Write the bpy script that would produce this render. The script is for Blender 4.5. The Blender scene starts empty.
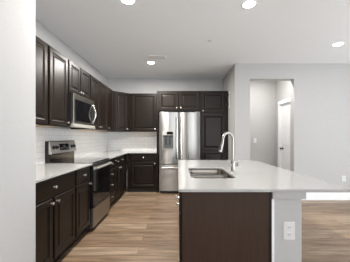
import bpy, bmesh, math, random
from mathutils import Vector, Matrix
random.seed(7)
PI = math.pi
S = bpy.context.scene
C = S.collection

# ---------------------------------------------------------------- camera, world, daylight, exposure
CAM_H = 1.29
FPX = 228.0
cam_d = bpy.data.cameras.new('camera')
cam_d.sensor_width = 36.0
cam_d.lens = FPX / 350.0 * 36.0
cam_d.shift_x = -3.0 / 350.0
cam_d.shift_y = 6.0 / 350.0
cam_d.clip_start = 0.05
cam = bpy.data.objects.new('camera', cam_d)
C.objects.link(cam)
cam.location = (0, 0, CAM_H)
cam.rotation_euler = (PI / 2, 0, 0)
S.camera = cam

w = bpy.data.worlds.new('daylight_sky'); S.world = w
w.use_nodes = True
bg = w.node_tree.nodes['Background']
bg.inputs[0].default_value = (0.90, 0.95, 1.0, 1)


SLIDE, SIDE, LAMPA, LAMPC, LAMPF, LAMPR, LAMPH, SKY = 40, 33, 47, 4, 44, 2, 14, 3.9
bg.inputs[1].default_value = SKY
def daylight(name, loc, rot, sx, sy, power, col=(0.97, 0.985, 1.0)):
    l = bpy.data.lights.new(name, 'AREA'); l.shape = 'RECTANGLE'
    l.size = sx; l.size_y = sy; l.energy = power; l.color = col
    o = bpy.data.objects.new(name, l); C.objects.link(o)
    o.location = loc; o.rotation_euler = rot
    return o
daylight('daylight_sliding_door', (1.9, -4.75, 1.25), (PI / 2, 0, 0), 3.6, 2.3, SLIDE)
daylight('daylight_side_window', (5.35, 1.2, 1.4), (PI / 2, 0, PI / 2), 4.4, 2.2, SIDE)

vs = S.view_settings
vs.view_transform = 'Standard'; vs.look = 'None'; vs.gamma = 1.0; vs.use_curve_mapping = False
vs.exposure = 0.50
S.cycles.diffuse_bounces = 7
S.cycles.max_bounces = 14

# ---------------------------------------------------------------- materials
def new_mat(name):
    m = bpy.data.materials.new(name); m.use_nodes = True
    nt = m.node_tree
    return m, nt, nt.nodes['Principled BSDF']

def N(nt, typ, **kw):
    n = nt.nodes.new(typ)
    for k, v in kw.items(): setattr(n, k, v)
    return n

def plain(name, col, rough=0.5, metal=0.0, coat=0.0, spec=0.5):
    m, nt, b = new_mat(name)
    b.inputs['Base Color'].default_value = (*col, 1)
    b.inputs['Roughness'].default_value = rough
    b.inputs['Metallic'].default_value = metal
    b.inputs['Coat Weight'].default_value = coat
    b.inputs['Specular IOR Level'].default_value = spec
    return m

def noisy(name, c1, c2, scale, rough=0.5, stretch=(1, 1, 1), detail=4, bump=0.0, metal=0.0, coat=0.0, coord='Object', rng=(0.3, 0.7), spec=0.5):
    m, nt, b = new_mat(name)
    tc = N(nt, 'ShaderNodeTexCoord'); mp = N(nt, 'ShaderNodeMapping')
    mp.inputs['Scale'].default_value = stretch
    nz = N(nt, 'ShaderNodeTexNoise'); nz.inputs['Scale'].default_value = scale; nz.inputs['Detail'].default_value = detail
    cr = N(nt, 'ShaderNodeValToRGB')
    cr.color_ramp.elements[0].position = rng[0]; cr.color_ramp.elements[0].color = (*c1, 1)
    cr.color_ramp.elements[1].position = rng[1]; cr.color_ramp.elements[1].color = (*c2, 1)
    L = nt.links.new
    L(tc.outputs[coord], mp.inputs[0]); L(mp.outputs[0], nz.inputs['Vector'])
    L(nz.outputs['Fac'], cr.inputs[0]); L(cr.outputs[0], b.inputs['Base Color'])
    b.inputs['Roughness'].default_value = rough; b.inputs['Metallic'].default_value = metal
    b.inputs['Coat Weight'].default_value = coat
    b.inputs['Specular IOR Level'].default_value = spec
    if bump:
        bp = N(nt, 'ShaderNodeBump'); bp.inputs['Strength'].default_value = bump; bp.inputs['Distance'].default_value = 0.002
        L(nz.outputs['Fac'], bp.inputs['Height']); L(bp.outputs[0], b.inputs['Normal'])
    return m

M = {}
M['wall'] = noisy('wall_paint', (0.445, 0.442, 0.437), (0.47, 0.467, 0.462), 60, 0.75, bump=0.05)
M['ceiling'] = noisy('ceiling_paint', (0.875, 0.90, 0.92), (0.895, 0.92, 0.94), 40, 0.9, bump=0.06)
M['trimwhite'] = plain('white_trim_paint', (0.83, 0.84, 0.86), 0.4)
M['doorwhite'] = plain('white_door_paint', (0.80, 0.80, 0.81), 0.42)
M['espresso'] = noisy('espresso_stained_wood', (0.0078, 0.0048, 0.0033), (0.0140, 0.0086, 0.0057), 9, 0.35, stretch=(6, 6, 0.6), bump=0.03, spec=0.23)
M['panelwood'] = noisy('espresso_veneer', (0.036, 0.019, 0.0115), (0.048, 0.026, 0.0165), 7, 0.5, stretch=(9, 9, 0.45), bump=0.03, spec=0.22)
M['cabin'] = plain('dark_toe_kick_finish', (0.018, 0.013, 0.011), 0.55)  # even dark colour of the toe kicks
M['maple'] = noisy('pale_maple_underside', (0.55, 0.38, 0.22), (0.66, 0.47, 0.29), 6, 0.5, stretch=(1, 8, 1))
M['quartz'] = noisy('white_quartz', (0.40, 0.397, 0.388), (0.425, 0.422, 0.413), 45, 0.12, detail=8, rng=(0.35, 0.6))
M['chrome'] = plain('polished_chrome', (0.80, 0.79, 0.77), 0.16, 1.0)
M['nickel'] = plain('brushed_nickel', (0.35, 0.335, 0.31), 0.28, 1.0)
M['knobmetal'] = plain('satin_nickel_knob', (0.78, 0.76, 0.72), 0.3, 1.0)
M['blackglass'] = plain('black_glass', (0.007, 0.007, 0.008), 0.07, 0, 0.0, 0.3)
M['ceramicglass'] = plain('black_ceramic_glass', (0.010, 0.010, 0.011), 0.03, 0, 1.0, 0.9)
M['panelsteel'] = plain('light_satin_steel', (0.60, 0.58, 0.55), 0.42, 0.9)
M['capmetal'] = plain('pale_painted_metal', (0.62, 0.61, 0.59), 0.4, 0.2)
M['blackplastic'] = plain('black_plastic', (0.012, 0.012, 0.013), 0.4)
M['greyplastic'] = plain('grey_plastic', (0.20, 0.20, 0.20), 0.4)
M['whiteplastic'] = plain('white_plastic', (0.68, 0.68, 0.67), 0.35)
M['slot'] = plain('dark_slot', (0.05, 0.05, 0.05), 0.6)
M['drainhole'] = plain('dark_drain', (0.03, 0.03, 0.03), 0.4, 0.6)
M['vent_back'] = plain('vent_back_metal', (0.80, 0.80, 0.80), 0.6)  # pale grey of the plate behind the vent slats
M['ring'] = plain('grey_burner_print', (0.09, 0.09, 0.09), 0.25)

def brushed(name, col, rough, horizontal=True, aniso=0.75):
    m, nt, b = new_mat(name)
    L = nt.links.new
    tc = N(nt, 'ShaderNodeTexCoord'); mp = N(nt, 'ShaderNodeMapping')
    mp.inputs['Scale'].default_value = (1, 1, 90) if horizontal else (90, 90, 1)
    nz = N(nt, 'ShaderNodeTexNoise'); nz.inputs['Scale'].default_value = 8; nz.inputs['Detail'].default_value = 5
    mr = N(nt, 'ShaderNodeMapRange'); mr.inputs['To Min'].default_value = rough - 0.04; mr.inputs['To Max'].default_value = rough + 0.06
    tg = N(nt, 'ShaderNodeTangent'); tg.direction_type = 'RADIAL'; tg.axis = 'Z'
    L(tc.outputs['Object'], mp.inputs[0]); L(mp.outputs[0], nz.inputs['Vector'])
    L(nz.outputs['Fac'], mr.inputs['Value']); L(mr.outputs[0], b.inputs['Roughness'])
    b.inputs['Base Color'].default_value = (*col, 1); b.inputs['Metallic'].default_value = 1
    b.inputs['Anisotropic'].default_value = aniso; b.inputs['Anisotropic Rotation'].default_value = 0.25
    L(tg.outputs[0], b.inputs['Tangent'])
    return m
M['steel'] = brushed('brushed_stainless', (0.37, 0.362, 0.35), 0.29, aniso=0.9)
M['steel2'] = brushed('satin_stainless', (0.42, 0.40, 0.37), 0.30)
M['dullsteel'] = plain('bronze_tinted_steel', (0.23, 0.215, 0.19), 0.36, 1.0)
M['guardsteel'] = plain('cooktop_reflection_steel', (0.20, 0.17, 0.13), 0.18, 1.0)  # steel with the black cooktop's dark reflection put into its colour
M['sinksteel'] = brushed('sink_stainless', (0.27, 0.24, 0.21), 0.28, aniso=0.2)

def emit(name, col, s):
    m, nt, b = new_mat(name)
    b.inputs['Base Color'].default_value = (0.9, 0.9, 0.9, 1)
    b.inputs['Emission Color'].default_value = (*col, 1); b.inputs['Emission Strength'].default_value = s
    return m
M['lamp'] = emit('lit_lens', (1.0, 0.96, 0.90), 22.0)
M['display'] = emit('display_glow', (0.25, 0.45, 0.55), 0.05)
M['display'].node_tree.nodes['Principled BSDF'].inputs['Base Color'].default_value = (0.02, 0.02, 0.025, 1)

def floor_mat():
    m, nt, b = new_mat('oak_vinyl_planks')
    L = nt.links.new
    geo = N(nt, 'ShaderNodeNewGeometry')
    br = N(nt, 'ShaderNodeTexBrick')
    br.offset = 0.37; br.offset_frequency = 2; br.squash = 1.0
    br.inputs['Scale'].default_value = 1.0
    br.inputs['Brick Width'].default_value = 1.22; br.inputs['Row Height'].default_value = 0.178
    br.inputs['Mortar Size'].default_value = 0.0016; br.inputs['Mortar Smooth'].default_value = 0.2
    br.inputs['Color1'].default_value = (0, 0, 0, 1); br.inputs['Color2'].default_value = (1, 1, 1, 1)
    br.inputs['Mortar'].default_value = (0.5, 0.5, 0.5, 1); br.inputs['Bias'].default_value = 0.0
    L(geo.outputs['Position'], br.inputs['Vector'])
    ramp = N(nt, 'ShaderNodeValToRGB')
    e = ramp.color_ramp.elements
    e[0].position = 0.0; e[0].color = (0.195, 0.128, 0.078, 1)
    e[1].position = 1.0; e[1].color = (0.335, 0.25, 0.175, 1)
    x = e.new(0.45); x.color = (0.245, 0.171, 0.11, 1)
    x = e.new(0.75); x.color = (0.28, 0.20, 0.135, 1)
    L(br.outputs['Color'], ramp.inputs[0])
    # grain along X, shifted per plank
    sh = N(nt, 'ShaderNodeVectorMath', operation='MULTIPLY_ADD')
    sh.inputs[1].default_value = (3.1, 5.7, 2.3)
    L(br.outputs['Color'], sh.inputs[0]); L(geo.outputs['Position'], sh.inputs[2])
    mp = N(nt, 'ShaderNodeMapping'); mp.inputs['Scale'].default_value = (0.9, 10, 1)
    L(sh.outputs[0], mp.inputs[0])
    nz = N(nt, 'ShaderNodeTexNoise'); nz.inputs['Scale'].default_value = 2.0; nz.inputs['Detail'].default_value = 7; nz.inputs['Roughness'].default_value = 0.6
    nz.inputs['Distortion'].default_value = 0.6
    L(mp.outputs[0], nz.inputs['Vector'])
    gr = N(nt, 'ShaderNodeValToRGB')
    gr.color_ramp.elements[0].position = 0.33; gr.color_ramp.elements[0].color = (0.50, 0.475, 0.45, 1)
    gr.color_ramp.elements[1].position = 0.69; gr.color_ramp.elements[1].color = (1.36, 1.34, 1.32, 1)
    L(nz.outputs['Fac'], gr.inputs[0])
    mx = N(nt, 'ShaderNodeMix', data_type='RGBA', blend_type='MULTIPLY'); mx.inputs['Factor'].default_value = 1.0
    L(ramp.outputs[0], mx.inputs['A']); L(gr.outputs[0], mx.inputs['B'])
    mm = N(nt, 'ShaderNodeMix', data_type='RGBA'); mm.inputs['B'].default_value = (0.10, 0.07, 0.05, 1)
    L(br.outputs['Fac'], mm.inputs['Factor']); L(mx.outputs['Result'], mm.inputs['A'])
    L(mm.outputs['Result'], b.inputs['Base Color'])
    b.inputs['Roughness'].default_value = 0.42
    bp = N(nt, 'ShaderNodeBump'); bp.inputs['Strength'].default_value = 0.06; bp.inputs['Distance'].default_value = 0.003
    L(nz.outputs['Fac'], bp.inputs['Height']); L(bp.outputs[0], b.inputs['Normal'])
    return m
M['floor'] = floor_mat()

def tile_mat():
    m, nt, b = new_mat('white_subway_tile')
    L = nt.links.new
    geo = N(nt, 'ShaderNodeNewGeometry'); sp = N(nt, 'ShaderNodeSeparateXYZ'); ad = N(nt, 'ShaderNodeMath', operation='ADD'); cb = N(nt, 'ShaderNodeCombineXYZ')
    L(geo.outputs['Position'], sp.inputs[0]); L(sp.outputs[0], ad.inputs[0]); L(sp.outputs[1], ad.inputs[1])
    zz = N(nt, 'ShaderNodeMath', operation='SUBTRACT'); zz.inputs[1].default_value = 0.935; L(sp.outputs[2], zz.inputs[0])
    L(ad.outputs[0], cb.inputs[0]); L(zz.outputs[0], cb.inputs[1])
    br = N(nt, 'ShaderNodeTexBrick'); br.inputs['Scale'].default_value = 1
    br.inputs['Brick Width'].default_value = 0.152; br.inputs['Row Height'].default_value = 0.0762
    br.inputs['Mortar Size'].default_value = 0.003; br.inputs['Mortar Smooth'].default_value = 0.3
    br.inputs['Color1'].default_value = (0.79, 0.785, 0.77, 1); br.inputs['Color2'].default_value = (0.83, 0.825, 0.81, 1)
    br.inputs['Mortar'].default_value = (0.62, 0.615, 0.60, 1)
    L(cb.outputs[0], br.inputs['Vector']); L(br.outputs['Color'], b.inputs['Base Color'])
    b.inputs['Roughness'].default_value = 0.18
    iv = N(nt, 'ShaderNodeMath', operation='SUBTRACT'); iv.inputs[0].default_value = 1; L(br.outputs['Fac'], iv.inputs[1])
    bp = N(nt, 'ShaderNodeBump'); bp.inputs['Strength'].default_value = 0.3; bp.inputs['Distance'].default_value = 0.001
    L(iv.outputs[0], bp.inputs['Height']); L(bp.outputs[0], b.inputs['Normal'])
    return m
M['tile'] = tile_mat()

# ---------------------------------------------------------------- geometry helpers
def obj(name, bm, mat, parent=None, smooth=False, loc=None, bevel=0.0):
    bmesh.ops.recalc_face_normals(bm, faces=bm.faces[:])
    me = bpy.data.meshes.new(name); bm.to_mesh(me); bm.free()
    o = bpy.data.objects.new(name, me); C.objects.link(o)
    me.materials.append(M[mat] if isinstance(mat, str) else mat)
    if smooth:
        for p in me.polygons: p.use_smooth = True
        try: me.set_sharp_from_angle(angle=math.radians(38))
        except Exception: pass
    if parent is not None: o.parent = parent
    if loc is not None: o.location = loc
    if bevel:
        b = o.modifiers.new('bevel', 'BEVEL'); b.width = bevel; b.segments = 2; b.limit_method = 'ANGLE'; b.angle_limit = math.radians(40)
    return o

def thing(name, label, cat, loc=(0, 0, 0), rz=0.0, group=None):
    o = bpy.data.objects.new(name, None); C.objects.link(o)
    o.empty_display_size = 0.1
    o.location = loc; o.rotation_euler = (0, 0, rz)
    return tag(o, label, cat, group)

def tag(o, label, cat, group=None):
    o['label'] = label; o['category'] = cat
    if group: o['group'] = group
    return o

def struct(o):
    o['kind'] = 'structure'
    return o

def box(bm, x0, x1, y0, y1, z0, z1, mat=None):
    vs_ = [bm.verts.new((x, y, z)) for z in (z0, z1) for y in (y0, y1) for x in (x0, x1)]
    for f in ((0, 1, 3, 2), (4, 6, 7, 5), (0, 4, 5, 1), (2, 3, 7, 6), (0, 2, 6, 4), (1, 5, 7, 3)):
        bm.faces.new([vs_[i] for i in f])
    return vs_

def bxs(*boxes):
    bm = bmesh.new()
    for b in boxes: box(bm, *b)
    return bm

def prism(bm, pts, z0, z1):
    lo = [bm.verts.new((p[0], p[1], z0)) for p in pts]; hi = [bm.verts.new((p[0], p[1], z1)) for p in pts]
    bm.faces.new(lo[::-1]); bm.faces.new(hi)
    n = len(pts)
    for i in range(n): bm.faces.new((lo[i], lo[(i + 1) % n], hi[(i + 1) % n], hi[i]))

def lathe(bm, prof, axis_mat=Matrix.Identity(4), seg=20):
    """prof: (radius, height) along local z"""
    rings = []
    for r, h in prof:
        if r < 1e-6: rings.append([bm.verts.new(axis_mat @ Vector((0, 0, h)))])
        else: rings.append([bm.verts.new(axis_mat @ Vector((r * math.cos(2 * PI * k / seg), r * math.sin(2 * PI * k / seg), h))) for k in range(seg)])
    for a, b in zip(rings, rings[1:]):
        for k in range(seg):
            k2 = (k + 1) % seg
            if len(a) == 1 and len(b) == 1: continue
            if len(a) == 1: bm.faces.new((a[0], b[k], b[k2]))
            elif len(b) == 1: bm.faces.new((a[k], b[0], a[k2]))
            else: bm.faces.new((a[k], b[k], b[k2], a[k2]))
    if len(rings[0]) > 1: bm.faces.new(rings[0][::-1])
    if len(rings[-1]) > 1: bm.faces.new(rings[-1])

def tube(bm, pts, r, seg=14):
    pts = [Vector(p) for p in pts]
    rr = r if isinstance(r, (list, tuple)) else [r] * len(pts)
    rings = []; up = None
    for i, p in enumerate(pts):
        t = (pts[min(i + 1, len(pts) - 1)] - pts[max(i - 1, 0)]).normalized()
        if up is None:
            up = Vector((0, 0, 1)) if abs(t.z) < 0.9 else Vector((1, 0, 0))
        a = t.cross(up).normalized(); up = a.cross(t).normalized()
        rings.append([bm.verts.new(p + (a * math.cos(2 * PI * k / seg) + up * math.sin(2 * PI * k / seg)) * rr[i]) for k in range(seg)])
    for a, b in zip(rings, rings[1:]):
        for k in range(seg): bm.faces.new((a[k], b[k], b[(k + 1) % seg], a[(k + 1) % seg]))
    bm.faces.new(rings[0][::-1]); bm.faces.new(rings[-1])

def rings_front(bm, x0, x1, z0, z1, yf, yb, prof):
    """a slab facing -y: concentric rings (inset, depth behind front) ending in a flat field"""
    def ring(ins, y): return [bm.verts.new(p) for p in ((x0 + ins, y, z0 + ins), (x1 - ins, y, z0 + ins), (x1 - ins, y, z1 - ins), (x0 + ins, y, z1 - ins))]
    back = ring(0, yb); bm.faces.new(back[::-1])
    prev = back
    for ins, d in prof:
        cur = ring(ins, yf + d)
        for k in range(4): bm.faces.new((prev[k], prev[(k + 1) % 4], cur[(k + 1) % 4], cur[k]))
        prev = cur
    bm.faces.new(prev)

RAISED = [(0, 0.005), (0.004, 0.001), (0.007, 0), (0.052, 0), (0.056, 0.002), (0.062, 0.009), (0.070, 0.0105), (0.076, 0.010), (0.096, 0.003), (0.100, 0.0025)]
SLAB = [(0, 0.006), (0.006, 0.002), (0.012, 0.0005), (0.016, 0)]
AXF = Matrix.Rotation(PI / 2, 4, 'X')      # local z -> -y

def knob(parent, x, y, z):
    bm = bmesh.new()
    lathe(bm, [(0.009, 0), (0.009, 0.002), (0.0055, 0.004), (0.005, 0.014), (0.011, 0.018), (0.0155, 0.022), (0.0155, 0.026), (0.011, 0.030), (0, 0.0315)],
          Matrix.Translation((x, y, z)) @ AXF, 14)
    o = obj('knob', bm, 'knobmetal', parent, True)
    return o

def cab_door(t, x0, x1, z0, z1, kn=None, name='door', prof=RAISED, y=0.0):
    bm = bmesh.new(); rings_front(bm, x0, x1, z0, z1, y, y + 0.02, prof)
    d = obj(name, bm, 'espresso', t)
    if kn: knob(d, kn[0], y, kn[1])
    return d

def drawer(t, x0, x1, z0, z1, kn=True):
    return cab_door(t, x0, x1, z0, z1, ((x0 + x1) / 2, (z0 + z1) / 2) if kn else None, 'drawer', SLAB)

CT = 0.935          # counter height
CTB = 0.913         # underside of the slab
def base_body(t, wid, dep, filler_to=None):
    fw = filler_to or wid
    obj('cabinet_body', bxs((0, wid, 0.02, dep, 0.105, CTB)), 'espresso', t)
    obj('toe_kick', bxs((0.0, fw, 0.085, 0.10, 0.0, 0.105), (0.0, 0.018, 0.10, dep, 0, 0.105), (wid - 0.018, wid, 0.10, dep, 0, 0.105)), 'cabin', t)
    if filler_to: obj('filler_strip', bxs((wid, filler_to, 0.02, 0.04, 0.105, CTB)), 'espresso', t)

# ---------------------------------------------------------------- room shell
ZC = 2.79
LX = -1.81; BY = 5.88; RX = 1.165; PY = 4.66; SX = 5.2; NY = -4.6
struct(obj('floor', bxs((-2.0, SX + 0.12, NY - 0.12, 6.1, -0.1, 0.0)), 'floor'))
struct(obj('ceiling', bxs((-2.0, SX + 0.12, NY - 0.12, 6.1, ZC, ZC + 0.1)), 'ceiling'))
struct(obj('wall_left', bxs((LX - 0.1, LX, 1.605, BY, 0, ZC)), 'wall'))
struct(obj('wall_entry', bxs((-1.91, -1.0, NY, 1.605, 0, ZC)), 'wall', bevel=0.006))
struct(obj('wall_back', bxs((LX - 0.1, 3.0, BY, BY + 0.1, 0, ZC)), 'wall'))
bm = bmesh.new()
OX0, OX1, OZ = 1.47, 2.375, 2.478
box(bm, RX, RX + 0.12, PY + 0.16, BY, 0, ZC)
box(bm, RX, OX0, PY, PY + 0.16, 0, ZC)
box(bm, OX1, SX, PY, PY + 0.16, 0, ZC)
box(bm, OX0, OX1, PY, PY + 0.16, OZ, ZC)
struct(obj('wall_right', bm, 'wall'))
HX = 2.52
DY0, DY1, DZ = 4.865, 5.625, 2.085
struct(obj('wall_hallway', bxs((HX, HX + 0.12, PY + 0.16, DY0, 0, ZC), (HX, HX + 0.12, DY1, BY, 0, ZC), (HX, HX + 0.12, DY0, DY1, DZ, ZC)), 'wall'))
# rear wall with a wide sliding door opening, side wall with a window opening (both behind the camera)
struct(obj('wall_rear', bxs((-1.0, 0.1, NY - 0.12, NY, 0, ZC), (3.7, SX, NY - 0.12, NY, 0, ZC), (0.1, 3.7, NY - 0.12, NY, 2.4, ZC)), 'wall'))
struct(obj('wall_side', bxs((SX, SX + 0.12, NY, -1.0, 0, ZC), (SX, SX + 0.12, 3.4, PY + 0.16, 0, ZC), (SX, SX + 0.12, -1.0, 3.4, 0, 0.3), (SX, SX + 0.12, -1.0, 3.4, 2.5, ZC)), 'wall'))
fr = struct(obj('window_1', bxs((0.1, 3.7, NY - 0.09, NY - 0.03, 0.0, 0.06), (0.1, 3.7, NY - 0.09, NY - 0.03, 2.34, 2.4), (0.1, 0.16, NY - 0.09, NY - 0.03, 0.06, 2.34),
    (3.64, 3.7, NY - 0.09, NY - 0.03, 0.06, 2.34), (1.26, 1.34, NY - 0.09, NY - 0.03, 0.06, 2.34), (2.46, 2.54, NY - 0.09, NY - 0.03, 0.06, 2.34)), 'trimwhite'))
wy = [-1.0, 0.47, 1.93, 3.4]
bm = bxs((SX + 0.03, SX + 0.09, -1.0, 3.4, 0.3, 0.36), (SX + 0.03, SX + 0.09, -1.0, 3.4, 2.44, 2.5))
for yy in wy: box(bm, SX + 0.03, SX + 0.09, max(-1.0, yy - 0.035), min(3.4, yy + 0.035), 0.36, 2.44)
fr = struct(obj('window_2', bm, 'trimwhite'))

def baseboard(name, x0, x1, y0, y1, h=0.155):
    struct(obj(name, bxs((x0, x1, y0, y1, 0, h)), 'trimwhite', bevel=0.004))
baseboard('baseboard_right', OX1, SX - 0.016, PY - 0.015, PY)
baseboard('baseboard_pier', RX, OX0, PY - 0.015, PY)
baseboard('baseboard_hallway', RX + 0.14, HX - 0.016, BY - 0.015, BY)
baseboard('baseboard_side', SX - 0.015, SX, NY, PY)
baseboard('baseboard_entry', -1.0, -0.985, NY, 1.605)

# hallway door
d = struct(obj('door_1', bxs((HX + 0.03, HX + 0.065, DY0 + 0.012, DY1 - 0.012, 0.01, DZ - 0.012)), 'doorwhite'))
bm = bmesh.new()
for (za, zb) in ((0.25, 0.95), (1.1, 1.95)):
    for (ya, yb) in ((DY0 + 0.12, (DY0 + DY1) / 2 - 0.05), ((DY0 + DY1) / 2 + 0.05, DY1 - 0.12)):
        box(bm, HX + 0.024, HX + 0.031, ya, yb, za, zb)
obj('door_panel', bm, 'doorwhite', d, bevel=0.004)
c = 0.085
obj('door_casing', bxs((HX - 0.02, HX, DY1, DY1 + c, 0, DZ), (HX - 0.02, HX, DY0 - 0.045, DY0, 0, DZ), (HX - 0.024, HX, DY0 - 0.045, DY1 + c, DZ, DZ + c)), 'trimwhite', d, bevel=0.003)
obj('door_jamb', bxs((HX, HX + 0.1, DY1 - 0.012, DY1, 0, DZ), (HX, HX + 0.1, DY0, DY0 + 0.012, 0, DZ), (HX, HX + 0.1, DY0, DY1, DZ - 0.012, DZ)), 'trimwhite', d)
bm = bmesh.new()
AXX = Matrix.Translation((HX + 0.03, 5.545, 1.01)) @ Matrix.Rotation(-PI / 2, 4, 'Y')
lathe(bm, [(0.03, 0), (0.03, 0.006), (0.012, 0.010), (0.012, 0.035), (0.026, 0.045), (0.028, 0.058), (0.018, 0.068), (0, 0.070)], AXX, 16)
obj('door_handle', bm, plain('dark_bronze', (0.06, 0.055, 0.05), 0.3, 1.0), d, True)

# backsplash tile on both walls
struct(obj('backsplash_left', bxs((LX, LX + 0.008, 1.61, BY - 0.009, CT + 0.001, 1.419)), 'tile'))
struct(obj('backsplash_back', bxs((LX + 0.0005, -0.494, BY - 0.008, BY, CT + 0.001, 1.419)), 'tile'))

# ---------------------------------------------------------------- base cabinets, left run
FX = -1.178                       # plane of the door fronts
DEP = -FX + LX; DEP = abs(LX - FX) - 0.003
def left_base(label, y0, wid):
    return thing('base_cabinet', label, 'cabinet', (FX, y0, 0), PI / 2, 'dark base cabinets')
t = left_base('dark espresso base cabinet with one wide drawer over two doors, nearest the white wall end', 1.612, 1.018)
base_body(t, 1.018, DEP)
drawer(t, 0.100, 1.006, 0.728, 0.900)
cab_door(t, 0.100, 0.538, 0.120, 0.712, (0.503, 0.672))
cab_door(t, 0.568, 1.006, 0.120, 0.712, (0.603, 0.672))
t = left_base('dark espresso base cabinet with one small drawer over a single door, left of the oven', 2.632, 0.442)
base_body(t, 0.442, DEP)
drawer(t, 0.014, 0.430, 0.728, 0.900)
cab_door(t, 0.014, 0.430, 0.120, 0.712, (0.398, 0.672))
t = left_base('narrow dark base cabinet with a stack of four drawers, just past the oven', 3.848, 0.405)
base_body(t, 0.405, DEP)
for z0, z1 in ((0.728, 0.900), (0.550, 0.712), (0.345, 0.534), (0.120, 0.329)): drawer(t, 0.016, 0.390, z0, z1)
t = left_base('dark base cabinet with drawers over two narrow doors, beside the inside corner', 4.255, 0.74)
base_body(t, 0.74, DEP, 1.028)
drawer(t, 0.014, 0.360, 0.728, 0.900); drawer(t, 0.380, 0.726, 0.728, 0.900)
cab_door(t, 0.014, 0.360, 0.120, 0.712, (0.330, 0.672))
cab_door(t, 0.380, 0.726, 0.120, 0.712, (0.410, 0.672))
# back run
t = thing('base_cabinet', 'dark base cabinet with one drawer and one door, left of the refrigerator', 'cabinet', (-1.174, 5.285, 0), 0, 'dark base cabinets')
base_body(t, 0.68, 0.59)
drawer(t, 0.075, 0.665, 0.728, 0.900)
cab_door(t, 0.075, 0.665, 0.120, 0.712, (0.632, 0.672))

# ---------------------------------------------------------------- countertops
def slab(name, pts, label, bev=0.003):
    bm = bmesh.new(); prism(bm, pts, CTB + 0.0005, CT)
    return tag(obj(name, bm, 'quartz', bevel=bev), label, 'countertop', 'white quartz countertops')
slab('countertop', [(LX + 0.0005, 1.607), (-1.153, 1.607), (-1.153, 3.074), (LX + 0.0005, 3.074)], 'white quartz countertop on the left, between the near wall end and the oven')
slab('countertop', [(LX + 0.0005, 3.847), (-1.153, 3.847), (-1.153, 5.26), (-0.494, 5.26), (-0.494, BY - 0.0005), (LX + 0.0005, BY - 0.0005)], 'white quartz countertop turning the far corner, from the oven to the refrigerator')

# ---------------------------------------------------------------- wall cabinets
UX = -1.47; UB = 1.42; UT = 2.355; UD = abs(LX - UX) - 0.002
def upper_body(t, wid, dep, z0, z1):
    obj('cabinet_body', bxs((0, wid, 0.02, dep, z0 + 0.008, z1)), 'espresso', t)
    obj('bottom_panel', bxs((0.016, wid - 0.016, 0.036, dep, z0 + 0.002, z0 + 0.0078)), 'maple', t)['label'] = 'pale unfinished wood underside'
    obj('bottom_rail', bxs((0, wid, 0.02, 0.036, z0, z0 + 0.008), (0, 0.016, 0.036, dep, z0, z0 + 0.008), (wid - 0.016, wid, 0.036, dep, z0, z0 + 0.008)), 'espresso', t)
def left_upper(label, y0):
    return thing('wall_cabinet', label, 'cabinet', (UX, y0, 0), PI / 2, 'dark wall cabinets')
t = left_upper('dark espresso wall cabinet nearest the viewer, cut by the white wall end', 1.615)
upper_body(t, 0.972, UD, UB, UT)
cab_door(t, 0.012, 0.470, UB + 0.012, UT - 0.014, (0.44, UB + 0.06)); cab_door(t, 0.500, 0.958, UB + 0.012, UT - 0.014, (0.53, UB + 0.06))
t = left_upper('tall single door dark wall cabinet directly left of the microwave', 2.590)
upper_body(t, 0.474, UD, UB, UT)
cab_door(t, 0.030, 0.458, UB + 0.012, UT - 0.014, (0.430, UB + 0.06))
t = left_upper('short two door dark wall cabinet above the microwave', 3.068)
upper_body(t, 0.772, UD, 1.895, UT)
cab_door(t, 0.020, 0.372, 1.907, UT - 0.014, (0.345, 1.955)); cab_door(t, 0.398, 0.752, 1.907, UT - 0.014, (0.425, 1.955))
t = left_upper('two door dark wall cabinet directly right of the microwave', 3.844)
upper_body(t, 0.912, UD, UB, UT)
cab_door(t, 0.014, 0.442, UB + 0.012, UT - 0.014, (0.412, UB + 0.06)); cab_door(t, 0.470, 0.898, UB + 0.012, UT - 0.014, (0.500, UB + 0.06))
t = left_upper('narrow single door dark wall cabinet on the left wall, beside the diagonal corner cabinet', 4.760)
upper_body(t, 0.505, UD, UB, UT)
cab_door(t, 0.016, 0.430, UB + 0.012, UT - 0.014, (0.046, UB + 0.06))
# diagonal corner cabinet
t = thing('wall_cabinet', 'diagonal dark wall cabinet set across the far left corner', 'cabinet', (UX, 5.27, 0), PI / 4, 'dark wall cabinets')
R45 = Matrix.Rotation(-PI / 4, 4, 'Z')
def tolocal(x, y):
    v = R45 @ Vector((x - UX, y - 5.27, 0)); return (v.x, v.y)
DL = 0.27 * math.sqrt(2)
pent = [tolocal(*p) for p in ((LX + 0.009, BY - 0.009), (LX + 0.009, 5.268), (UX - 0.012, 5.268), (-1.2, 5.538 + 0.014), (-1.2, BY - 0.009))]
bm = bmesh.new(); prism(bm, pent, UB, UT); obj('cabinet_body', bm, 'espresso', t)
cab_door(t, 0.016, DL - 0.022, UB + 0.012, UT - 0.014, (DL - 0.05, UB + 0.06), y=-0.012)
t = thing('wall_cabinet', 'wide single door dark wall cabinet on the far wall, left of the refrigerator', 'cabinet', (-1.196, 5.55, 0), 0, 'dark wall cabinets')
upper_body(t, 0.700, BY - 5.55 - 0.002, UB, UT)
cab_door(t, 0.060, 0.672, UB + 0.012, UT - 0.014, (0.640, UB + 0.06))
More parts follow.
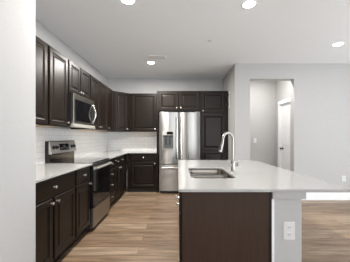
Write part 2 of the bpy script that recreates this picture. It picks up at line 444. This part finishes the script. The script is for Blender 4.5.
# tall panel, over-fridge cabinet, pantry
FY = 5.25
t = thing('wall_cabinet', 'deep two door dark cabinet spanning above the refrigerator, with tall side panel', 'cabinet', (-0.492, FY, 0), 0, 'dark wall cabinets')
obj('cabinet_body', bxs((0.028, 1.008, 0.02, BY - FY - 0.002, 1.885, UT)), 'espresso', t)
obj('side_panel', bxs((0, 0.028, 0.012, BY - FY - 0.010, 0, UT)), 'espresso', t)
cab_door(t, 0.050, 0.498, 1.912, UT - 0.022, (0.462, 1.962)); cab_door(t, 0.526, 0.990, 1.912, UT - 0.022, (0.560, 1.962))
t = thing('pantry_cabinet', 'tall dark pantry cabinet right of the refrigerator, behind the faucet', 'cabinet', (0.519, FY, 0), 0)
PW = 0.632
obj('cabinet_body', bxs((0, PW, 0.02, BY - FY - 0.002, 0.105, UT)), 'espresso', t)
obj('toe_kick', bxs((0, PW, 0.085, 0.10, 0, 0.105), (0, 0.018, 0.10, BY - FY - 0.01, 0, 0.105), (PW - 0.018, PW, 0.10, BY - FY - 0.01, 0, 0.105)), 'cabin', t)
cab_door(t, 0.028, PW - 0.070, 1.862, UT - 0.022, (0.058, 1.892))
bm = bmesh.new()
x0, x1 = 0.028, PW - 0.070
# one tall door with two raised fields: a plain frame slab with two inset panels
rings_front(bm, x0, x1, 0.985, 1.830, 0, 0.02, RAISED)
dd = obj('door', bm, 'espresso', t)
bm = bmesh.new(); rings_front(bm, x0, x1, 0.120, 0.968, 0, 0.02, RAISED)
dd = obj('door', bm, 'espresso', t); knob(dd, x0 + 0.03, 0, 0.72)

# ---------------------------------------------------------------- refrigerator
def rbox(bm, x0, x1, yf, yb, z0, z1, r=0.02, seg=6, axis='z', bulge=0.0):
    """door slab facing -y whose vertical front edges are rounded; slight bow of the face"""
    pts = [(x0, yb)]
    for k in range(seg + 1):
        a = PI + (PI / 2) * k / seg
        pts.append((x0 + r + r * math.cos(a), yf + r + r * math.sin(a)))
    n = 10
    for k in range(1, n):
        u = k / n; x = x0 + r + (x1 - x0 - 2 * r) * u
        pts.append((x, yf - bulge * 4 * u * (1 - u)))
    for k in range(seg + 1):
        a = -PI / 2 + (PI / 2) * k / seg
        pts.append((x1 - r + r * math.cos(a), yf + r + r * math.sin(a)))
    pts.append((x1, yb))
    prism(bm, pts, z0, z1)

t = thing('refrigerator', 'stainless steel french door refrigerator with a water dispenser', 'refrigerator', (-0.437, 5.17, 0), 0)
RW = 0.942
obj('cabinet_body', bxs((0.004, RW - 0.004, 0.082, 0.70, 0.045, 1.842)), plain('grey_fridge_case', (0.23, 0.23, 0.23), 0.45), t)
def fdoor(name, x0, x1, z0, z1):
    bm = bmesh.new(); rbox(bm, x0, x1, 0.0, 0.076, z0, z1, 0.018, 5, bulge=0.02)
    return obj(name, bm, 'steel', t, True)
HXm = RW * 0.487
# left door with dispenser niche
DX0, DX1, DZ0, DZ1 = 0.085, 0.345, 1.000, 1.425
ld = fdoor('door', 0.0, HXm - 0.004, 0.680, 1.85)
rd = fdoor('door', HXm + 0.004, RW, 0.680, 1.85)
fz = fdoor('freezer_drawer', 0.0, RW, 0.070, 0.664)
def bar(parent, p0, p1, off, r, name='handle'):
    bm = bmesh.new()
    p0 = Vector(p0); p1 = Vector(p1); o = Vector((0, -off, 0)); u = (p1 - p0).normalized()
    tube(bm, [p0 + o - u * 0.03, p0 + o, p1 + o, p1 + o + u * 0.03], r, 14)
    tube(bm, [p0 + Vector((0, 0.006, 0)), p0 + o], r * 0.75, 10); tube(bm, [p1 + Vector((0, 0.006, 0)), p1 + o], r * 0.75, 10)
    return obj(name, bm, 'chrome', parent, True)
bar(ld, (HXm - 0.045, -0.004, 0.83), (HXm - 0.045, -0.004, 1.70), 0.055, 0.017)
bar(rd, (HXm + 0.050, -0.004, 0.83), (HXm + 0.050, -0.004, 1.70), 0.055, 0.017)
fh = bar(fz, (0.10, -0.012, 0.595), (RW - 0.10, -0.012, 0.595), 0.045, 0.014)
fh.data.materials[0] = M['nickel']
# dispenser: bezel ring, niche, paddles, control strip
bm = bmesh.new()
yb = -0.016
box(bm, DX0, DX1, yb, 0.002, 1.330, DZ1); box(bm, DX0, DX0 + 0.018, yb, 0.002, DZ0, 1.330); box(bm, DX1 - 0.018, DX1, yb, 0.002, DZ0, 1.330); box(bm, DX0 + 0.018, DX1 - 0.018, yb, 0.002, DZ0, DZ0 + 0.03)
dp = obj('water_dispenser', bm, 'steel2', ld, bevel=0.003); dp.location.y = -0.0115
M['niche'] = plain('niche_grey', (0.10, 0.10, 0.10), 0.35, 0.6)
obj('dispenser_recess', bxs((DX0 + 0.018, DX1 - 0.018, -0.0125, -0.0115, DZ0 + 0.03, 1.33)), 'niche', dp)
obj('dispenser_display', bxs((DX0 + 0.10, DX1 - 0.02, -0.019, -0.016, 1.345, 1.41)), 'blackglass', dp)
for xx in (DX0 + 0.085, DX0 + 0.170):
    obj('paddle', bxs((xx - 0.014, xx + 0.014, -0.026, -0.0125, 1.12, 1.29)), 'blackplastic', dp, bevel=0.004)
obj('nozzle', bxs((DX0 + 0.022, DX1 - 0.022, -0.024, -0.0125, 1.295, 1.33)), 'blackplastic', dp, bevel=0.003)
obj('drip_tray', bxs((DX0 + 0.02, DX1 - 0.02, -0.032, -0.0125, DZ0 + 0.03, DZ0 + 0.045)), 'greyplastic', dp)
for x0 in (0.02, RW - 0.12):
    obj('hinge_cover', bxs((x0, x0 + 0.10, 0.02, 0.14, 1.8505, 1.866)), 'greyplastic', t, bevel=0.003)
for x0 in (0.04, RW - 0.10):
    bm = bmesh.new(); lathe(bm, [(0.03, 0), (0.03, 0.012), (0.012, 0.016), (0.012, 0.05)], Matrix.Translation((x0 + 0.03, 0.13, 0)), 14)
    obj('foot', bm, 'greyplastic', t, True)
obj('base_grille', bxs((0.03, RW - 0.03, 0.10, 0.115, 0.012, 0.06)), 'blackplastic', t)

# ---------------------------------------------------------------- range
t = thing('kitchen_range', 'stainless and black glass-top electric oven between the left countertops', 'oven', (-1.160, 3.079, 0), PI / 2)
W = 0.762; RD = 1.81 - 1.160 - 0.010
obj('oven_body', bxs((0.003, W - 0.003, 0.03, RD - 0.01, 0.03, 0.923)), 'blackplastic', t)
ck = obj('cooktop', bxs((0.0, W, 0.0, RD - 0.06, 0.9235, 0.942)), 'ceramicglass', t, bevel=0.004)
for (cx, cy, r) in ((0.20, 0.18, 0.10), (0.56, 0.18, 0.085), (0.20, 0.43, 0.075), (0.56, 0.43, 0.10)):
    n = 32; bm = bmesh.new()
    a = [bm.verts.new((cx + r * math.cos(2 * PI * k / n), cy + r * math.sin(2 * PI * k / n), 0.9425)) for k in range(n)]
    b = [bm.verts.new((cx + (r - .006) * math.cos(2 * PI * k / n), cy + (r - .006) * math.sin(2 * PI * k / n), 0.9425)) for k in range(n)]
    for k in range(n): bm.faces.new((a[k], a[(k + 1) % n], b[(k + 1) % n], b[k]))
    obj('burner_ring', bm, 'ring', ck)
obj('front_trim', bxs((0.0, W, -0.006, 0.03, 0.890, 0.9233)), 'blackplastic', t, bevel=0.004)
bm = bmesh.new(); rings_front(bm, 0.002, W - 0.002, 0.325, 0.886, -0.015, 0.029, [(0, 0.006), (0.006, 0)])
od = obj('oven_door', bm, 'blackglass', t)
obj('door_rail', bxs((0.004, W - 0.004, -0.020, -0.0152, 0.833, 0.884)), 'steel2', od, bevel=0.002)
obj('door_rail', bxs((0.004, W - 0.004, -0.019, -0.0152, 0.328, 0.352)), 'blackplastic', od)
bm = bmesh.new()
tube(bm, [(0.03 + (W - 0.06) * k / 16, -0.048 - 0.008 * math.sin(PI * k / 16), 0.860) for k in range(17)], 0.015, 12)
for xx in (0.05, W - 0.05): box(bm, xx - 0.012, xx + 0.012, -0.050, -0.018, 0.846, 0.874)
obj('handle', bm, 'panelsteel', od, True)
bm = bmesh.new(); rings_front(bm, 0.002, W - 0.002, 0.055, 0.315, -0.015, 0.029, [(0, 0.006), (0.006, 0)])
obj('storage_drawer', bm, 'steel', t)
for x0 in (0.06, W - 0.06):
    for y0 in (0.08, RD - 0.08):
        bm = bmesh.new(); lathe(bm, [(0.02, 0), (0.02, 0.012), (0.01, 0.015), (0.01, 0.03)], Matrix.Translation((x0, y0, 0)), 10)
        obj('foot', bm, 'blackplastic', t)
# back guard: profile in (y,z), extruded along x
def prof_x(pts, x0, x1):
    bm = bmesh.new()
    a = [bm.verts.new((x0, y, z)) for y, z in pts]; b = [bm.verts.new((x1, y, z)) for y, z in pts]
    bm.faces.new(a[::-1]); bm.faces.new(b)
    n = len(pts)
    for k in range(n): bm.faces.new((a[k], b[k], b[(k + 1) % n], a[(k + 1) % n]))
    return bm
gy = RD - 0.06
bgd = obj('back_guard', prof_x([(gy + 0.004, 0.9235), (RD - 0.002, 0.9235), (RD - 0.002, 1.232), (gy + 0.007, 1.232), (gy + 0.007, 1.05)], 0.004, W - 0.004), 'blackplastic', t)
pan = [(gy - 0.030, 1.060), (gy + 0.000, 1.222), (gy + 0.0065, 1.222), (gy + 0.0065, 1.060)]
cp = obj('control_panel', prof_x(pan, 0.012, W - 0.012), 'panelsteel', bgd, bevel=0.003)
cap = [(gy - 0.034, 1.054), (gy - 0.002, 1.226), (gy + 0.0065, 1.226), (gy + 0.0065, 1.054)]
for x0, x1 in ((-0.002, 0.0118), (W - 0.0118, W + 0.002)):
    obj('end_cap', prof_x(cap, x0, x1), 'capmetal', cp, bevel=0.002)
obj('lower_guard', prof_x([(gy - 0.003, 0.944), (gy + 0.0035, 0.944), (gy + 0.0035, 1.048), (gy - 0.003, 1.048)], 0.02, W - 0.02), 'guardsteel', bgd)
ang = math.atan2(0.030, 0.162)
def onpanel(x, s):   # s 0..1 up the sloped face
    return Vector((x, gy - 0.030 + 0.030 * s, 1.060 + 0.162 * s))
for xx in (0.075, 0.155, W - 0.155, W - 0.075):
    bm = bmesh.new()
    p = onpanel(xx, 0.5)
    lathe(bm, [(0.027, 0), (0.027, 0.004), (0.021, 0.008), (0.018, 0.030), (0, 0.031)], Matrix.Translation(p) @ Matrix.Rotation(PI / 2 - ang, 4, 'X'), 16)
    obj('control_knob', bm, 'blackplastic', cp, True)
def panel_plate(x0, x1, s0, s1, th, m, name, par):
    nrm = Vector((0, -math.cos(ang), math.sin(ang)))
    bm = bmesh.new()
    q = [onpanel(x0, s0), onpanel(x1, s0), onpanel(x1, s1), onpanel(x0, s1)]
    lo = [bm.verts.new(v + nrm * 0.0003) for v in q]; hi = [bm.verts.new(v + nrm * th) for v in q]
    bm.faces.new(lo[::-1]); bm.faces.new(hi)
    for k in range(4): bm.faces.new((lo[k], lo[(k + 1) % 4], hi[(k + 1) % 4], hi[k]))
    return obj(name, bm, m, par)
ds = panel_plate(0.245, 0.520, 0.22, 0.80, 0.003, 'blackglass', 'display_window', cp)
panel_plate(0.345, 0.420, 0.42, 0.66, 0.004, 'display', 'clock_digits', ds)
for k in range(5):
    panel_plate(0.262 + k * 0.0145, 0.270 + k * 0.0145, 0.36, 0.46, 0.0042, 'greyplastic', 'touch_key', ds)
    panel_plate(0.437 + k * 0.0145, 0.445 + k * 0.0145, 0.36, 0.46, 0.0042, 'greyplastic', 'touch_key', ds)

# ---------------------------------------------------------------- microwave
t = thing('microwave', 'stainless over-the-range microwave with a curved handle', 'microwave', (-1.405, 3.074, 1.428), PI / 2)
MW = 0.760; MH = 0.458; MD = 1.81 - 1.405 - 0.010
obj('case', bxs((0.0, MW, 0.035, MD, 0.012, MH)), 'blackplastic', t)
bm = bmesh.new(); rings_front(bm, 0.0, MW, 0.045, MH, 0, 0.034, [(0, 0.005), (0.005, 0)])
md = obj('door', bm, 'dullsteel', t)
wn = obj('window', bxs((0.045, 0.615, -0.004, -0.0003, 0.085, MH - 0.075)), 'blackglass', md, bevel=0.001)
bm = bmesh.new()
tube(bm, [(0.672, -0.004 - 0.048 * math.sin(PI * k / 14), 0.085 + (MH - 0.155) * k / 14) for k in range(15)], 0.012, 12)
obj('handle', bm, 'chrome', md, True)
bm = bmesh.new(); lathe(bm, [(0.013, 0), (0.013, 0.002), (0, 0.003)], Matrix.Translation((0.40, -0.0002, MH - 0.038)) @ AXF, 14)
obj('badge', bm, 'chrome', md, True)
obj('vent_strip', bxs((0.0, MW, -0.012, 0.05, 0.0, 0.043)), plain('pale_vent_trim', (0.50, 0.48, 0.43), 0.4, 0.3), t, bevel=0.004)
bm = bmesh.new()
for k in range(14): box(bm, 0.06 + k * 0.046, 0.09 + k * 0.046, 0.10, 0.22, 0.0105, 0.0118)
obj('underside_vent', bm, 'greyplastic', t)

# ---------------------------------------------------------------- island
CT = 0.914; CTB = 0.892
IY0, IY1 = 1.70, 3.68
t = thing('kitchen_island', 'dark wood island base with a white half wall, under the large white countertop', 'island', (0.0, 0, 0), 0)
bx0, bx1 = 0.033, 0.694
body = obj('cabinet_body', bxs((bx0, bx0 + 0.018, IY0, IY1, 0.105, CTB), (bx1 - 0.018, bx1, IY0, IY1, 0.0, CTB), (bx0 + 0.018, bx1 - 0.018, IY1 - 0.018, IY1, 0.0, CTB), (bx0 + 0.018, bx1 - 0.018, IY0, IY1 - 0.018, 0.105, 0.123),
    (bx0 + 0.018, bx1 - 0.018, IY0, IY0 + 0.018, 0.0, CTB)), 'espresso', t)
obj('shadow_gap_strip', bxs((0.670, bx1, IY0 - 0.010, IY0 - 0.0003, 0.0, CTB)), 'espresso', t)  # dark strip standing in for the shadow gap beside the half wall
obj('end_panel', bxs((bx0 - 0.002, 0.669, IY0 - 0.018, IY0 - 0.0003, 0.0, CTB)), 'panelwood', t, bevel=0.002)
obj('toe_kick', bxs((bx0 + 0.06, bx0 + 0.075, IY0 + 0.002, IY1, 0.0, 0.104)), 'cabin', t)
# doors face -X : build through an inner frame matrix
def isl_door(y0, y1, z0, z1, kn, name='door', prof=RAISED):
    bm = bmesh.new(); rings_front(bm, -y1, -y0, z0, z1, 0.0, 0.0195, prof)
    mt = Matrix.Translation((0.012, 0, 0)) @ Matrix.Rotation(-PI / 2, 4, 'Z')
    bm.transform(mt)
    d_ = obj(name, bm, 'espresso', t)
    if kn is None: return d_
    bm = bmesh.new()
    lathe(bm, [(0.009, 0), (0.0055, 0.004), (0.005, 0.014), (0.011, 0.018), (0.0155, 0.022), (0.0155, 0.026), (0.011, 0.030), (0, 0.0315)], mt @ Matrix.Translation((-kn[0], 0, kn[1])) @ AXF, 14)
    obj('knob', bm, 'knobmetal', d_, True)
    return d_
ys = [1.705, 2.10, 2.495, 2.89, 3.285, 3.675]
for k in range(5):
    a, b_ = ys[k] + (0.004 if k == 0 else 0.012), ys[k + 1] - 0.012
    isl_door(a, b_, 0.728, 0.880, (a + 0.05, 0.825) if k == 0 else None, 'drawer', SLAB)
    isl_door(a, b_, 0.120, 0.712, (b_ - 0.035, 0.690) if k == 0 else None)
hw = obj('half_wall', bxs((0.698, 0.922, IY0, IY1, 0.0, CTB - 0.001)), 'wall', t, bevel=0.002)
hw['label'] = 'white painted half wall end'
ct_ = obj('cap_trim', bxs((0.697, 0.945, IY0 - 0.022, IY1 + 0.02, 0.832, CTB - 0.0005)), 'wall', hw, bevel=0.003)
ct_['label'] = 'white cap trim board under the countertop'
bx = obj('corner_bead', bxs((0.696, 0.715, IY0 - 0.010, IY0 - 0.0005, 0.0, 0.8315)), 'trimwhite', hw)

# island countertop with sink cut-out
SX0, SX1, SY0, SY1 = 0.122, 0.540, 2.075, 2.815
def rrect(x0, x1, y0, y1, r, n=6):
    p = []
    for cx, cy, a0 in ((x1 - r, y1 - r, 0), (x0 + r, y1 - r, PI / 2), (x0 + r, y0 + r, PI), (x1 - r, y0 + r, 1.5 * PI)):
        for k in range(n + 1):
            a = a0 + PI / 2 * k / n
            p.append((cx + r * math.cos(a), cy + r * math.sin(a)))
    return p
bm = bmesh.new()
outer = [(0.003, 1.64), (1.25, 1.64), (1.25, 3.73), (0.003, 3.73)]
hole = rrect(SX0, SX1, SY0, SY1, 0.07)
ed = []
for loop in (outer, hole):
    v = [bm.verts.new((x, y, CTB + 0.0005)) for x, y in loop]
    for k in range(len(v)): ed.append(bm.edges.new((v[k], v[(k + 1) % len(v)])))
bmesh.ops.triangle_fill(bm, use_beauty=True, use_dissolve=False, edges=ed)
ex = bmesh.ops.extrude_face_region(bm, geom=bm.faces[:])
for v in ex['geom']:
    if isinstance(v, bmesh.types.BMVert): v.co.z = CT
tag(obj('countertop', bm, 'quartz', bevel=0.003), 'large white quartz island countertop with a sink cut into it', 'countertop', 'white quartz countertops')

# sink: two bowls hung under the slab
t = thing('kitchen_sink', 'double bowl stainless sink set into the island countertop', 'sink', (0, 0, 0), 0)
def loft(bm, loops):
    prev = None
    for pts, z in loops:
        cur = [bm.verts.new((x, y, z)) for x, y in pts]
        if prev:
            n = len(cur)
            for k in range(n): bm.faces.new((prev[k], prev[(k + 1) % n], cur[(k + 1) % n], cur[k]))
        else: first = cur
        prev = cur
    bm.faces.new(prev)
ym = (SY0 + SY1) / 2 - 0.01
for (ya, yb_, lab) in ((SY0 + 0.004, ym - 0.02, 'near bowl'), (ym + 0.02, SY1 - 0.004, 'far bowl')):
    bm = bmesh.new()
    xa, xb = SX0 + 0.004, SX1 - 0.004
    zt = CTB - 0.012
    loft(bm, [(rrect(xa - 0.003, xb + 0.003, ya - 0.003, yb_ + 0.003, 0.064), zt - 0.19), (rrect(xa - 0.003, xb + 0.003, ya - 0.003, yb_ + 0.003, 0.064), zt), (rrect(xa, xb, ya, yb_, 0.060), zt), (rrect(xa + 0.004, xb - 0.004, ya + 0.004, yb_ - 0.004, 0.058), zt - 0.03),
              (rrect(xa + 0.012, xb - 0.012, ya + 0.012, yb_ - 0.012, 0.055), zt - 0.155), (rrect(xa + 0.035, xb - 0.035, ya + 0.035, yb_ - 0.035, 0.045), zt - 0.178)])
    bw = obj('bowl', bm, 'sinksteel', t, True); bw['label'] = lab
    bm = bmesh.new(); lathe(bm, [(0.045, 0), (0.045, 0.004), (0.035, 0.005), (0.03, 0.002), (0, 0.002)], Matrix.Translation(((xa + xb) / 2, (ya + yb_) / 2, zt - 0.1778)), 18)
    obj('drain', bm, 'chrome', bw, True)
bm = bmesh.new()
rim_o = rrect(SX0 - 0.012, SX1 + 0.012, SY0 - 0.012, SY1 + 0.012, 0.08); rim_i = rrect(SX0 + 0.001, SX1 - 0.001, SY0 + 0.001, SY1 - 0.001, 0.063)
a = [bm.verts.new((x, y, CTB - 0.0005)) for x, y in rim_o]; b = [bm.verts.new((x, y, CTB - 0.0005)) for x, y in rim_i]
a2 = [bm.verts.new((x, y, CTB - 0.0115)) for x, y in rim_o]; b2 = [bm.verts.new((x, y, CTB - 0.0115)) for x, y in rim_i]
n = len(a)
for k in range(n):
    k2 = (k + 1) % n
    bm.faces.new((a[k], a[k2], b[k2], b[k])); bm.faces.new((a2[k], b2[k], b2[k2], a2[k2])); bm.faces.new((a[k], a2[k], a2[k2], a[k2])); bm.faces.new((b[k], b[k2], b2[k2], b2[k]))
obj('rim', bm, 'sinksteel', t)
obj('divider', bxs((SX0 + 0.006, SX1 - 0.006, ym - 0.020, ym + 0.020, CTB - 0.030, CTB - 0.002)), 'nickel', t, bevel=0.004)

# faucet
FXx, FYy = 0.590, 2.45
t = thing('kitchen_faucet', 'tall brushed nickel gooseneck pull-down faucet behind the island sink', 'faucet', (FXx, FYy, CT), 0)
bm = bmesh.new(); lathe(bm, [(0.028, 0.0004), (0.028, 0.008), (0.023, 0.014), (0.021, 0.05), (0.021, 0.115), (0.016, 0.125), (0, 0.126)], seg=20)
obj('base', bm, 'nickel', t, True)
dv = Vector((-0.80, -0.60, 0))
rad = 0.080; zs = 0.34
pts = [Vector((0, 0, 0.11)), Vector((0, 0, 0.2)), Vector((0, 0, 0.28))]
for k in range(19):
    a = PI * k / 18
    pts.append(dv * (rad - rad * math.cos(a)) + Vector((0, 0, zs + rad * math.sin(a))))
pts.append(dv * (2 * rad + 0.004) + Vector((0, 0, zs - 0.03)))
bm = bmesh.new(); tube(bm, pts, 0.0130, 14); obj('spout', bm, 'nickel', t, True)
e0 = dv * (2 * rad + 0.003) + Vector((0, 0, zs - 0.015)); e1 = dv * (2 * rad + 0.016) + Vector((0, 0, zs - 0.115)) + Vector((-0.018, 0, 0))
bm = bmesh.new(); tube(bm, [e0, e0.lerp(e1, 0.15), e0.lerp(e1, 0.75), e1], [0.0145, 0.016, 0.020, 0.0205], 16)
sh_ = obj('spray_head', bm, 'nickel', t, True)
bm = bmesh.new(); q = e0.lerp(e1, 0.6) + Vector((-0.01, -0.021, 0)); box(bm, q.x - 0.008, q.x + 0.008, q.y - 0.005, q.y + 0.005, q.z - 0.02, q.z + 0.02)
obj('spray_button', bm, 'blackplastic', sh_)
bm = bmesh.new(); tube(bm, [(-0.055, 0, 0.076), (-0.03, 0, 0.076), (0.03, 0, 0.076), (0.055, 0, 0.076)], [0.014, 0.016, 0.016, 0.014], 14); tube(bm, [(0.046, 0, 0.078), (0.062, 0.01, 0.11)], 0.006, 8)
obj('handle', bm, 'nickel', t, True)

# ---------------------------------------------------------------- outlets and switches
def outlet(label, loc, rz, wdt=0.076, hgt=0.118, rocker=False):
    t = thing('light_switch' if rocker else 'wall_outlet', label, 'light switch' if rocker else 'outlet', loc, rz, None if rocker else 'white wall outlets')
    pl = obj('cover_plate', bxs((-wdt / 2, wdt / 2, -0.006, -0.0005, -hgt / 2, hgt / 2)), 'whiteplastic', t, bevel=0.002)
    if rocker:
        obj('rocker', bxs((-0.017, 0.017, -0.010, -0.0062, -0.033, 0.033)), 'whiteplastic', pl, bevel=0.002)
    else:
        for s in (-1, 1):
            rc = obj('socket', bxs((-0.018, 0.018, -0.0085, -0.0062, s * 0.027 - 0.017, s * 0.027 + 0.017)), 'whiteplastic', t, bevel=0.003)
            obj('slot', bxs((-0.009, -0.006, -0.0088, -0.0078, s * 0.027 - 0.005, s * 0.027 + 0.008), (0.006, 0.009, -0.0088, -0.0078, s * 0.027 - 0.005, s * 0.027 + 0.008), (-0.002, 0.002, -0.0088, -0.0078, s * 0.027 - 0.013, s * 0.027 - 0.009)), 'slot', rc)
    return t
outlet('white electrical outlet on the end of the island half wall', (0.826, IY0, 0.592), 0, 0.086, 0.132)
outlet('white electrical outlet low on the right wall', (3.39, PY, 0.44), 0)
outlet('white electrical outlet on the tiled left wall near the far corner', (LX + 0.008, 5.42, 1.19), PI / 2)
outlet('white light switch on the hallway wall seen through the opening', (1.985, BY, 1.20), 0, rocker=True)

# narrow curved bracket on the short right-hand wall beside the pantry
t = thing('wall_hook', 'small curved white wall hook beside the top of the pantry', 'hook', (RX, 5.15, 2.13), -PI / 2)
obj('back_plate', bxs((-0.035, 0.035, -0.012, -0.0005, -0.19, 0.19)), 'whiteplastic', t, bevel=0.003)
for z in (0.10, -0.12):
    bm = bmesh.new(); tube(bm, [(0, -0.010, z + 0.04), (0, -0.03, z), (0, -0.055, z - 0.02), (0, -0.07, z), (0, -0.072, z + 0.02)], 0.008, 8)
    obj('peg', bm, 'slot', t, True)

# ---------------------------------------------------------------- ceiling lights, vent, sprinkler cap
def downlight(label, x, y, power):
    t = thing('ceiling_light', label, 'ceiling light', (x, y, ZC), 0, 'recessed ceiling lights')
    bm = bmesh.new()
    n = 28
    prof = [(0.082, 0.0), (0.082, -0.003), (0.079, -0.005), (0.070, -0.005), (0.067, -0.003), (0.067, 0.0)]
    rr = [[bm.verts.new((r * math.cos(2 * PI * k / n), r * math.sin(2 * PI * k / n), z - 0.0005)) for k in range(n)] for r, z in prof]
    for a, b in zip(rr, rr[1:]):
        for k in range(n): bm.faces.new((a[k], a[(k + 1) % n], b[(k + 1) % n], b[k]))
    obj('trim_ring', bm, 'whiteplastic', t, True)
    bm = bmesh.new(); lathe(bm, [(0.0, -0.013), (0.03, -0.0125), (0.05, -0.0105), (0.060, -0.007), (0.0665, -0.002), (0.0665, -0.001)], seg=28); obj('lens', bm, 'lamp', t)
    l = bpy.data.lights.new('lamp_glow', 'AREA'); l.shape = 'DISK'; l.size = 0.125; l.energy = power; l.color = (1.0, 0.965, 0.92)
    o = bpy.data.objects.new('lamp_glow', l); C.objects.link(o); o.parent = t; o.location = (0, 0, -0.018)
    return t
downlight('round recessed ceiling light cut by the top edge, leftmost at the top of the photo', -0.55, 2.50, LAMPA)
downlight('round recessed ceiling light above the island, middle of the top edge', 0.803, 2.575, LAMPC)
downlight('round recessed ceiling light beside the air vent, farthest from the viewer', -0.543, 4.59, LAMPF)
downlight('round recessed ceiling light at the far right, in front of the right wall', 2.585, 3.68, LAMPR)
downlight('round recessed ceiling light in the hallway, hidden behind the header', 1.85, 5.05, LAMPH)
t = thing('ceiling_vent', 'white rectangular air vent in the ceiling by the farthest light', 'vent', (-0.39, 4.30, ZC), 0)
obj('vent_frame', bxs((-0.15, 0.15, -0.10, -0.075, -0.006, -0.0005), (-0.15, 0.15, 0.075, 0.10, -0.010, -0.0005), (-0.15, -0.125, -0.075, 0.075, -0.010, -0.0005), (0.125, 0.15, -0.075, 0.075, -0.010, -0.0005)), 'trimwhite', t)
obj('duct_back', bxs((-0.125, 0.125, -0.075, 0.075, -0.0025, -0.0005)), 'vent_back', t)  # flat pale plate behind the slats
for k in range(5):
    yy = -0.06 + k * 0.03
    bm = bmesh.new()
    vv = [bm.verts.new(p) for p in ((-0.1245, yy - 0.012, -0.006), (0.1245, yy - 0.012, -0.006), (0.1245, yy + 0.012, -0.004), (-0.1245, yy + 0.012, -0.004))]
    f = bm.faces.new(vv); e_ = bmesh.ops.extrude_face_region(bm, geom=[f])
    for v in e_['geom']:
        if isinstance(v, bmesh.types.BMVert): v.co.z += 0.0012
    obj('slat', bm, 'trimwhite', t)
bm = bmesh.new(); lathe(bm, [(0.032, -0.0005), (0.032, -0.004), (0.02, -0.006), (0.0, -0.0065)], Matrix.Translation((0, 0, 0)), 20)
o = obj('sprinkler_cap', bm, 'whiteplastic', smooth=True); o.location = (0.49, 3.56, ZC)
tag(o, 'tiny round white sprinkler cap on the ceiling, mid ceiling', 'sprinkler cap')
